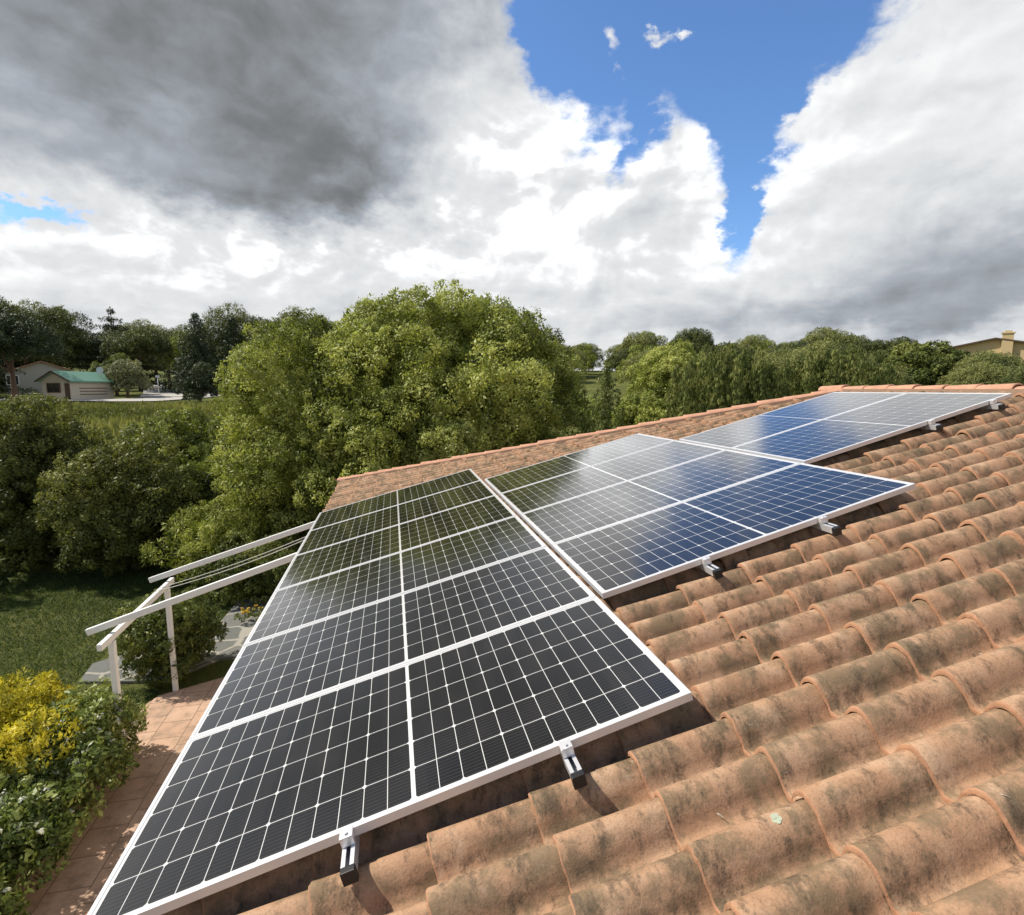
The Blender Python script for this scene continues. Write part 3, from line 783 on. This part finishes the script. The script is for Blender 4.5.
bl = ellipsoid_blobs(r0, (0, 0, .55), (.6, .55, .62), 14, .28, -.9)
plant('yellow_bush', 'second golden bush cut by the left picture edge', 'bush', (-4.9, -.6, 0), bl, L_YELLOW, .11, 45, 26, .06, 33, .4, stem_name='stem', crown_name='foliage', trunk=(.5, .04), up=.8)

def flowering_shrub():
    r = np.random.default_rng(40)
    root = empty('flowering_shrub', (-2.92, -2.0, 0)); tag(root, 'glossy green shrub with small white flower clusters along the patio edge', 'shrub')
    bl = []
    for y in np.linspace(-2.4, 1.25, 14):
        for x in (-.28, .0, .28):
            q = r.uniform(.28, .42)
            bl.append((x + r.normal(0, .12), y + r.normal(0, .1), .46 + .06 * math.sin(y * 2) + r.normal(0, .07) + (.20 if y > .7 else 0), q, q, q * .9))
    for y in (.75, 1.0, 1.2, 1.4): bl.append((.30 + r.normal(0, .04), y, .42, .26, .3, .42))
    V, F, T = crown(r, bl, .11, 34, 26, .062, .48, up=.2)
    link('foliage', np_mesh('foliage', V, F, False, T), L_SHRUB, root)
    trunk_mb(r, .5, .03, bl, 8).build('stem', M['bark'], root)
    # flower clusters: little domes of white petals on the upper side
    Cs, Ns = [], []
    for b_ in bl:
        for _ in range(r.integers(3, 7)):
            d = rdirs(r, 1)[0]; d[2] = abs(d[2]) + .2; d /= np.linalg.norm(d)
            Cs.append(np.array(b_[:3]) + d * np.array(b_[3:]) * 1.07); Ns.append(d)
    Cs = np.array(Cs); Ns = np.array(Ns)
    V, T = leaves_from(r, Cs, Ns, np.full(len(Cs), .042), 16, .028, .8, np.full(len(Cs), .5))
    wm = leaf_mat('white_petal', (.55, .58, .45), (.68, .70, .58), (.78, .78, .70), .2)
    link('blossom', np_mesh('blossom', V, np.arange(len(V)).reshape(-1, 4), False, T), wm, root)
flowering_shrub()

def yellow_flowers():
    r = np.random.default_rng(41)
    root = empty('flower_clump', (-1.95, 3.75, .03)); tag(root, 'small clump of yellow flowers at the end of the stone path', 'flowers')
    bl = [(x, y, .12, .16, .16, .12) for x, y in ((-.2, 0), (.05, .1), (.25, -.05))]
    V, F, T = crown(r, bl, .05, 90, 12, .05, .35); link('foliage', np_mesh('foliage', V, F, False, T), L_BOX, root)
    C = np.array([[r.uniform(-.35, .4), r.uniform(-.12, .2), r.uniform(.2, .28)] for _ in range(14)])
    V, T = leaves_from(r, C, np.tile([0, 0, 1.], (14, 1)), np.full(14, .035), 10, .045, .7, np.full(14, .6))
    link('blossom', np_mesh('blossom', V, np.arange(len(V)).reshape(-1, 4), False, T), leaf_mat('yellow_petal', (.6, .35, .03), (.75, .5, .05), (.8, .6, .1)), root)
yellow_flowers()

def lawn():
    r = np.random.default_rng(50)
    n = 130000
    x = r.uniform(-11, -1.2, n); y = r.uniform(-1.5, 8.5, n)
    ok = ~((y > 1.45) & (y < 3.3) & (x > -4.4)) & ~((x > -2.85) & (y < 1.5)) & ~((x > -2.7) & (y < 6.3))
    x, y = x[ok], y[ok]; n = len(x)
    z = ground(x, y)
    a = r.uniform(0, 2 * np.pi, n); h = r.uniform(.03, .075, n); w = r.uniform(.003, .007, n)
    s = np.stack([np.cos(a), np.sin(a), 0 * a], 1); le = np.stack([r.normal(0, .04, n), r.normal(0, .04, n), h], 1)
    B = np.stack([x, y, z], 1)
    V = np.stack([B - s * w[:, None], B + s * w[:, None], B + le + s * w[:, None] * .2, B + le - s * w[:, None] * .2], 1).reshape(-1, 3)
    m = leaf_mat('grass_blade', (.035, .06, .013), (.06, .098, .022), (.11, .15, .04), .3)  # blade colours kept dark to hold the shade of trees out of view
    o = link('grass', np_mesh('grass', V, np.arange(len(V)).reshape(-1, 4), False, np.clip(r.normal(.5, .16, n) + .18 * np.sin(x * 1.1 + 2 * np.sin(y * .8)), 0, 1)), m); tag(o, 'short green lawn grass in the garden shade', 'grass', kind='stuff')
lawn()

# ------------------------------------------------------------------ conifers and far trees
def conifer(name, label, cat, loc, h, rad, mat, seed, tiers=16, group=None, droop=.25, leaf=.28, dens=1.0, z0=.12):
    r = np.random.default_rng(seed)
    root = empty(name, loc); tag(root, label, cat, group)
    Cs, Ns, Sr = [], [], []
    for i in range(tiers):
        t = i / (tiers - 1); z = h * (z0 + (1 - z0) * t); R_ = rad * (1 - t) ** .8 * r.uniform(.8, 1.15) + .22
        nb = max(5, int(10 * (1 - t) + 5))
        for k in range(nb):
            a = 2 * math.pi * (k + r.uniform(-.3, .3)) / nb; L = R_ * r.uniform(.7, 1.1)
            for q in np.linspace(.2, 1, max(2, int(L / .42 * dens))):
                Cs.append((math.cos(a) * L * q, math.sin(a) * L * q, z - droop * L * q + r.normal(0, .06))); Ns.append((math.cos(a) * .6, math.sin(a) * .6, .4)); Sr.append(.22 + .13 * (1 - q))
    Cs = np.array(Cs); Ns = np.array(Ns); Sr = np.array(Sr) * (h / 9) ** .5 * (1.5 if h > 7.5 else 1.0)
    V, T = leaves_from(r, Cs, Ns, Sr, 18, leaf * (1.2 if h > 7.5 else 1), .3, np.clip(r.normal(.45, .16, len(Cs)), 0, 1), -.1)
    link('crown', np_mesh('crown', V, np.arange(len(V)).reshape(-1, 4), False, T), mat, root)
    mb = MB(); mb.tube([(0, 0, -.3), (0, 0, h * .5), (0, 0, h * .98)], [h * .025, h * .016, .02], 7); mb.build('trunk', M['pinebark'], root)
    return root

def round_pine(name, label, loc, h, rad, seed, mat=None, group=None, depth=.42, leaf=.26, nb=16, dens=5.0, tint=.5, cat='tree'):
    r = np.random.default_rng(seed)
    rz = h * depth / 2 + .4
    bl = ellipsoid_blobs(r, (0, 0, h - rz), (rad, rad, rz), nb, rad * .36, -.6, .8)
    return plant(name, label, cat, loc, bl, mat or L_PINE, rad * .10 + .06, dens / (rad * .36) ** .7, 16, leaf, seed, .32, trunk=(h - rz, .09 + h * .016), group=group, bark='pinebark', tint_mu=tint)

def at(x, y): return (x, y, gz(x, y))
# left background, by the green roofed house
conifer('cedar_tree', 'tall dark fir, taller of the pair right of the pale road', 'tree', at(-24.9, 74.5), 14.9 - gz(-24.9, 74.5), 4.2, L_FIR, 60, 20)
conifer('cedar_tree', 'dark fir, shorter one of the pair right of the pale road', 'tree', at(-21.6, 79.5), 10.8, 3.9, L_FIR, 61, 18)
conifer('cedar_tree', 'spreading cedar with flat layers above the green roof', 'tree', at(-38.6, 82.6), 11.4, 6.2, L_FIR, 62, 10, droop=.05, dens=1.3)
conifer('cedar_tree', 'dark layered cedar at the far left picture edge', 'tree', at(-44.0, 60.0), 10.2, 6.0, L_FIR, 63, 10, droop=.1, dens=1.3)
round_pine('stone_pine', 'dark umbrella pine with bare trunk before the pale gable', at(-35.9, 55.5), 8.2, 3.6, 64, L_FIR, depth=.5)
round_pine('stone_pine', 'round dark pine behind the pale flowering tree', at(-33.9, 78.5), 8.2, 3.6, 65, L_PINE, tint=.3)
round_pine('broadleaf_tree', 'tall olive brown tree behind the umbrella pine', at(-47.0, 85.0), 12.4, 2.6, 66, L_BROWN, depth=.6, tint=.7)
round_pine('broadleaf_tree', 'mid green tree between layered cedar and tall firs', at(-29.5, 86.0), 8.9, 4.2, 67, L_OAK, depth=.75, tint=.25)
round_pine('broadleaf_tree', 'pale flowering tree beside the green roofed house', at(-29.6, 64.3), 4.2, 2.1, 68, L_PALE, depth=.8, tint=.4)
round_pine('broadleaf_tree', 'green rounded tree close behind the green roof', at(-33.0, 69.5), 4.6, 2.2, 69, L_BOX, depth=.8)
round_pine('broadleaf_tree', 'dark bush left of the big oak before the road', at(-19.5, 57.0), 4.0, 1.9, 70, L_FIR, depth=.95)
conifer('cedar_tree', 'thin topped conifer rising at the far left edge', 'tree', at(-49.0, 76.0), 13.0, 4.5, L_FIR, 71)
round_pine('broadleaf_tree', 'dark tree mass low at left edge beside the pale gable', at(-37.5, 49.5), 5.4, 3.0, 72, L_FIR, depth=.95)
# wood behind on the left: copies of one pine
w_proto = round_pine('woodland_tree', 'rounded tree in the far wood behind the green roofed house', at(-60, 100), 12.2, 5.4, 73, L_PINE, 'trees of the far left wood', depth=.8, tint=.3)
for i in range(34):
    d = random.uniform(92, 135); a = R(random.uniform(-38, -2))
    x, y = 1 + d * math.sin(a), -8 + d * math.cos(a)
    if abs(math.degrees(math.atan2(x - 1, y + 8)) + 20.5) < 2.2 and d < 112: continue
    o = copy_tree(w_proto); o.location = at(x, y); s = random.uniform(.75, 1.1); o.scale = (s, s, s); o.rotation_euler.z = random.uniform(0, 6.28)
# right background
def thuja(label, loc, h, rad, seed):
    r = np.random.default_rng(seed)
    bl = []
    for _ in range(46):
        a = r.uniform(0, 6.28); q = rad * math.sqrt(r.random()); top = h * (1 - .32 * (q / rad) ** 2) * r.uniform(.86, 1.0)
        for t, w in ((.22, .68), (.48, .58), (.72, .42), (.90, .24)):
            bl.append((math.cos(a) * q, math.sin(a) * q, top * t, w, w, h * .13))
    return plant('thuja_tree', label, 'tree', loc, bl, L_THUJA, .17, 6.5, 18, .21, seed, .24, trunk=(h * .6, .2), vertical=.6, up=.8, tint_sd=.28, bark='pinebark')
def thuja_at(label, x, y, ztop, rad, seed): thuja(label, at(x, y), ztop - gz(x, y), rad, seed)
thuja_at('broad bushy conifer with many upright shoots behind the hip tiles', 24.3, 26.5, 8.35, 3.9, 80)
thuja_at('shorter olive conifer with upright shoots right of the tallest bushy one', 37.0, 29.5, 8.5, 4.3, 81)
thuja_at('small upright conifer beside the light green meadow tree', 29.5, 30.0, 6.9, 2.4, 82)
bl = ellipsoid_blobs(r0, (0, 0, 4.0), (3.3, 3.0, 3.7), 26, 1.15, -.9)
plant('meadow_tree', 'light green loose tree left of the broad bushy conifer', 'tree', (25.6, 36.2, gz(25.6, 36.2) - 1.7), bl, L_OAK, .3, 6, 34, .15, 83, trunk=(3, .2), tint_mu=.62)
conifer('fir_tree', 'small light green fir standing in the meadow', 'tree', at(14.7, 24.6), 6.4 - gz(14.7, 24.6), 1.4, L_THUJA, 84, 15, droop=.3, leaf=.2)
bl = ellipsoid_blobs(r0, (0, 0, 3.6), (4.4, 4.0, 3.6), 30, 1.3, -.9)
plant('woodland_oak', 'dense mid green round tree below the yellow house', 'tree', (58.5, 40.0, gz(58.5, 40) - 2.2), [(b_[0], b_[1], b_[2] + .6, *b_[3:]) for b_ in bl], L_BOX, .3, 6, 20, .26, 85, trunk=(4, .25))
round_pine('woodland_oak', 'brownish dark tree at right edge under the yellow house', (70.0, 37.5, gz(70, 37.5) - 3.0), 6.4, 5.2, 86, L_BROWN, depth=.9, tint=.35)
bl = ellipsoid_blobs(r0, (0, 0, .9), (1.9, 1.6, .95), 12, .6, -.9)
for i, (x, y, lb) in enumerate(((18.4, 27.5, 'bright green meadow bush right of the small fir'), (21.3, 33.0, 'yellowish meadow bush behind the small fir'), (15.8, 31.5, 'low pale meadow bush left of the small fir'))):
    plant('meadow_bush', lb, 'bush', at(x, y), bl, (L_FEATHER, L_LIGHT, L_LIGHT)[i], .2, 12, 18, .15, 87 + i, trunk=(.8, .06), stem_name='stem')
pines = [round_pine('woodland_pine', 'rounded pine in the wood beyond the meadow', at(60, 90), 8.6, 3.5, 90, L_PINE, 'pines of the wood beyond the roof', depth=.78, tint=.2),
         round_pine('woodland_pine', 'rounded pine in the wood beyond the meadow', at(52, 96), 8.0, 4.3, 91, L_PINE, 'pines of the wood beyond the roof', depth=.74, tint=.7),
         round_pine('woodland_pine', 'rounded pine in the wood beyond the meadow', at(36, 62), 7.0, 3.3, 92, L_OAK, 'pines of the wood beyond the roof', depth=.9, tint=.3)]
rr_ = np.random.default_rng(95)
for i in range(170):
    d = 58 + 90 * (i / 170) ** 1.0; a = R(rr_.uniform(13, 72))
    x, y = 1 + d * math.sin(a), -8 + d * math.cos(a)
    dg = math.degrees(a)
    if d < 84 and 16.5 < dg < 25: continue
    if d > 80 and 49 < dg < 62: continue
    o = copy_tree(pines[int(rr_.integers(0, 3))]); o.location = at(x, y); s = rr_.uniform(.7, 1.08) * (.85 if d < 80 else 1) * (.62 if dg > 45 else .82); o.scale = (s, s, s * rr_.uniform(.9, 1.1)); o.rotation_euler.z = rr_.uniform(0, 6.28)

conifer('garden_conifer', 'low drooping light green conifer at the left edge beside the lawn', 'shrub', at(-9.0, 6.6), 1.9, 1.3, L_THUJA, 120, 8, droop=.35, leaf=.13)

def tall_grass():
    r = np.random.default_rng(51); n = 26000
    d = r.uniform(24, 66, n); az = np.radians(r.uniform(-40, -12, n))
    x = 1 + d * np.sin(az); y = -8 + d * np.cos(az)
    patch = np.sin(x * .7 + 1.3 * np.sin(y * .31)) + np.cos(y * .53 + x * .21)
    ok = (patch > -3) & ~((x > -43) & (x < -24) & (y > 54) & (y < 67)); x, y, patch = x[ok], y[ok], patch[ok]; n = len(x)
    B = np.stack([x, y, ground(x, y)], 1); a = r.uniform(0, 6.28, n)
    h = r.uniform(.15, .45, n) * (1 + .25 * patch); w = r.uniform(.03, .09, n)
    sd = np.stack([np.cos(a), np.sin(a), 0 * a], 1); le = np.stack([r.normal(0, .1, n), r.normal(0, .1, n), h], 1)
    V = np.stack([B - sd * w[:, None], B + sd * w[:, None], B + le + sd * w[:, None] * .4, B + le - sd * w[:, None] * .4], 1).reshape(-1, 3)
    m = leaf_mat('tall_grass_blade', (.09, .105, .028), (.20, .21, .06), (.36, .34, .13), .3)
    tag(link('tall_grass', np_mesh('tall_grass', V, np.arange(len(V)).reshape(-1, 4), False, np.clip(.45 + .2 * patch + r.normal(0, .2, n), 0, 1)), m), 'tall mottled meadow grass before the green roofed house', 'grass', kind='stuff')
tall_grass()

def roof_debris():
    from mathutils.bvhtree import BVHTree
    roof = next(o for o in house.children if o.name.startswith('roof'))
    bvh = BVHTree.FromObject(roof, bpy.context.evaluated_depsgraph_get())
    inv = roof.matrix_world.inverted()
    pm = simple('dry_petal', (.62, .60, .50), .8); tm = simple('dry_twig', (.16, .10, .06), .9); lm = simple('pale_lichen', (.42, .46, .34), .95, var=.3, scale=60)
    r = np.random.default_rng(60)
    def drop(u, y):
        p = W(u, y, .3); hit = bvh.ray_cast(inv @ p, Vector((0, 0, -1)))
        return (roof.matrix_world @ hit[0], hit[1]) if hit[0] else (None, None)
    first = None
    spots = [(2.95, -6.55), (2.62, -6.98), (3.35, -6.93), (3.1, -6.3), (2.3, -6.72), (3.6, -6.6), (2.75, -6.15), (3.95, -6.35), (2.05, -6.95), (3.0, -7.1), (4.2, -6.0), (3.5, -5.85), (2.45, -6.3), (3.75, -6.95)]
    for i, (u, y) in enumerate(spots):
        c, n = drop(u, y)
        if c is None: continue
        if first is None:
            mb = MB(); pts = []
            for k in range(7):
                g = 2 * math.pi * k / 7; q = .011 * (1 + .35 * math.sin(3 * g + 1)); pts.append((q * 1.5 * math.cos(g), q * math.sin(g), .001 + .003 * math.cos(g) ** 2))
            mb.prism(pts, (0, 0, .0015)); o = mb.build('fallen_petal', pm); first = o
        else:
            o = first.copy(); COL.objects.link(o)
        o.location = c; o.rotation_euler = n.to_track_quat('Z', 'Y').to_euler(); o.rotation_euler.z += r.uniform(0, 6); q = r.uniform(.6, 1.2); o.scale = (q, q, q)
        tag(o, 'tiny dry whitish petal lying between the barrel tiles', 'petal', 'dry petals fallen on the roof')
    for u, y, L in ((2.2, -6.62, .07), (3.25, -6.75, .05)):
        c, n = drop(u, y)
        if c is None: continue
        mb = MB(); mb.tube([(-L / 2, 0, .003), (0, .006, .005), (L / 2, -.003, .003)], [.002, .0024, .0012], 5)
        o = mb.build('fallen_twig', tm); o.location = c; o.rotation_euler = n.to_track_quat('Z', 'Y').to_euler()
        tag(o, 'short dry twig lying on the tiles near the front rail ends' if L > .06 else 'shorter dry twig lying on the tiles right of the panels', 'twig')
    c, n = drop(2.40, -6.87)
    if c is not None:
        mb = MB()
        for k in range(5):
            g = 2 * math.pi * k / 5 + .3; x0, y0 = .009 * math.cos(g), .009 * math.sin(g)
            mb.prism([(x0 + .0085 * math.cos(t), y0 + .0085 * math.sin(t), .0004 * k - .002) for t in np.linspace(0, 6.28, 9)[:-1]], (0, 0, .0035))
        o = mb.build('lichen_spot', lm); o.location = c; o.rotation_euler = n.to_track_quat('Z', 'Y').to_euler()
        tag(o, 'round pale green lichen spot on a barrel tile', 'lichen')
roof_debris()

# distant hill
def hill():
    m = simple('hill_scrub', (.085, .11, .06), .95, var=.4, scale=.05)
    n = 60; V = []; F = []
    for i in range(n):
        t = i / (n - 1); x = -520 + 700 * t
        for j in range(9):
            q = j / 8; V.append((x, 560 + 260 * q, 8 + 46 * math.sin(math.pi * min(q * .9 + .02, 1)) * math.exp(-((x + 170) / 150) ** 2) + 2 * math.sin(x * .05 + j)))
    for i in range(n - 1):
        for j in range(8): a = i * 9 + j; F.append((a, a + 9, a + 10, a + 1))
    tag(link('hill', np_mesh('hill', V, F, True), m), kind='structure')
hill()

# ------------------------------------------------------------------ buildings, car, post
def buildings():
    cream = simple('cream_render', (.60, .53, .42), .9, var=.06, scale=1.5)
    green = simple('green_sheet_roof', (.15, .31, .23), .6, var=.1, scale=2)
    brown = simple('brown_trim', (.10, .06, .035), .7)
    glass = simple('dark_pane', (.02, .022, .025), .12)
    clay = simple('far_clay_roof', (.42, .22, .13), .9, var=.3, scale=2)
    yel = simple('yellow_render', (.54, .41, .22), .9, var=.06, scale=1.5)
    white = M['white_paint']
    # A: gable end towards the camera-left, long side to the right
    def gable(root, w, l, he, hr, wallm, roofm, over=.35, th=.14):
        mb = MB(); mb.prism([(-w / 2, 0, -.6), (w / 2, 0, -.6), (w / 2, 0, he), (0, 0, hr), (-w / 2, 0, he)], (0, l, 0)); mb.build('wall', wallm, root)
        s = (hr - he) / (w / 2)
        rf = MB()
        for sg in (-1, 1):
            e = sg * (w / 2 + over); ze = he - s * over
            rf.prism([(0, -over, hr + .01), (e, -over, ze + .01), (e, -over, ze + .01 + th), (0, -over, hr + .01 + th)], (0, l + 2 * over, 0))
        return rf.build('roof', roofm, root)
    def window(root, name, c, w, h, axis, frame, pane):
        """axis 0: faces -y ; 1: faces +x"""
        x, y, z = c
        f = MB(); t = .09; d = .10
        def bx(mb, a0, a1, z0, z1, dd, d1):
            if axis == 0: mb.box((x + a0, y - dd, z + z0), (x + a1, y - d1, z + z1))
            else: mb.box((x + d1, y + a0, z + z0), (x + dd, y + a1, z + z1))
        bx(f, -w / 2 - t, w / 2 + t, -t, 0, d, -.01); bx(f, -w / 2 - t, w / 2 + t, h, h + t, d, -.01)
        bx(f, -w / 2 - t, -w / 2, 0, h, d, -.01); bx(f, w / 2, w / 2 + t, 0, h, d, -.01); bx(f, -.03, .03, 0, h, d - .02, -.01)
        o = f.build(name, frame, root)
        g = MB(); bx(g, -w / 2, w / 2, 0, h, .03, -.02); g.build('pane', pane, o)
    A = empty('green_roofed_house', (-33.9, 58.6, gz(-34, 59)), (0, 0, R(-18))); tag(A, 'small cream house with green roof and brown gable trim', 'house')
    rf = gable(A, 3.3, 5.6, 2.05, 2.95, cream, green)
    tb = MB()
    for sg in (-1, 1):
        tb.bar((0, -.40, 3.02), (sg * 2.02, -.40, 1.92), .10, .20, (0, -1, 0))
    tb.build('gable_trim', brown, A)
    window(A, 'window', (-.25, 0, .85), 1.35, .85, 0, brown, glass)
    dr = MB(); dr.box((1.05, -.06, 0), (1.58, .02, 1.75)); dr.build('door', brown, A)
    sg = MB()
    for k in range(3): sg.box((1.655, 1.1 + 0, .55 + .33 * k), (1.70, 4.6, .62 + .33 * k))
    sg.build('wall_rail', brown, A)
    pl = MB(); pl.tube([(1.0, 4.6, 2.5), (1.0, 4.6, 3.0)], .03, 6)
    pl.build('dish_mast', white, A)
    ds = MB()
    ring = []
    for k in range(14):
        g = 2 * math.pi * k / 14; ring.append((1.0 + .42 * math.cos(g), 4.55, 3.25 + .42 * math.sin(g)))
    ds.prism(ring, (0, .07, 0)); ds.build('satellite_dish', white, A)
    B = empty('gabled_house', (-40.3, 68.5, gz(-40, 68)), (0, 0, R(24))); tag(B, 'larger pale gabled house with clay roof behind the green roofed one', 'house')
    gable(B, 6.8, 8, 2.6, 3.9, simple('pale_render', (.50, .46, .40), .9, var=.05, scale=1), clay)
    window(B, 'window', (-2.8, 0, 1.2), 1.0, 1.0, 0, white, glass)
    Cc = empty('yellow_house', (120.5, 78, gz(120.5, 78) - 1.6), (0, 0, R(-50))); tag(Cc, 'yellow house with brown low pitched roof on the right skyline', 'house')
    Cw = gable(Cc, 19, 10, 5.2, 7.3, yel, brown, .8, .3)
    for xx in (-4.6, -1.8): window(Cc, 'window', (xx, 0, 3.2), 1.7, 1.5, 0, brown, glass)
    window(Cc, 'window', (6.2, 0, 3.4), 2.2, 1.6, 0, brown, glass)
    ch = MB(); ch.box((1.0, -.75, 1), (2.7, -.01, 8.3)); ch.box((.8, -.9, 8.3), (2.9, .1, 8.55)); ch.box((1.3, -.6, 8.55), (2.4, -.1, 8.9)); ch.build('chimney', yel, Cc)
    # white car on the road, seen end on
    car = empty('parked_car', at(-38.3, 96.0), (0, 0, R(12))); car.location.z += .16; tag(car, 'tiny white car parked on the pale road before the wood', 'car')
    prof = [(-2.0, .35), (-2.05, .75), (-1.5, .9), (-.9, 1.38), (.7, 1.42), (1.4, .98), (2.0, .85), (2.05, .4)]
    b_ = MB(); b_.prism([(-.85, y, z) for y, z in prof], (1.7, 0, 0)); b_.build('body', simple('white_car_paint', (.75, .75, .75), .3), car, bevel=.08)
    g = MB(); g.prism([(-.70, -1.50, .93), (.70, -1.50, .93), (.6, -.98, 1.33), (-.6, -.98, 1.33)], (0, -.05, .03)); g.build('windscreen', glass, car)
    for sx in (-.88, .88):
        for y in (-1.3, 1.3):
            wmb = MB(); wmb.tube([(sx - .09, y, .32), (sx + .09, y, .32)], .32, 12); wmb.build('wheel', M['black'], car)
    for sx in (-.6, .6):
        h_ = MB(); h_.box((sx - .15, -2.10, .62), (sx + .15, -2.02, .76)); h_.build('headlight', glass, car)
    ps = MB(); x, y = -29.0, 71.5; z = gz(x, y); ps.tube([(x, y, z - .2), (x, y, z + 2.2)], .05, 6); ps.box((x - .25, y - .05, z + 2.2), (x + .25, y + .03, z + 2.5))
    tag(ps.build('road_post', white), 'thin pale post with small plate beside the pale road', 'post')
buildings()
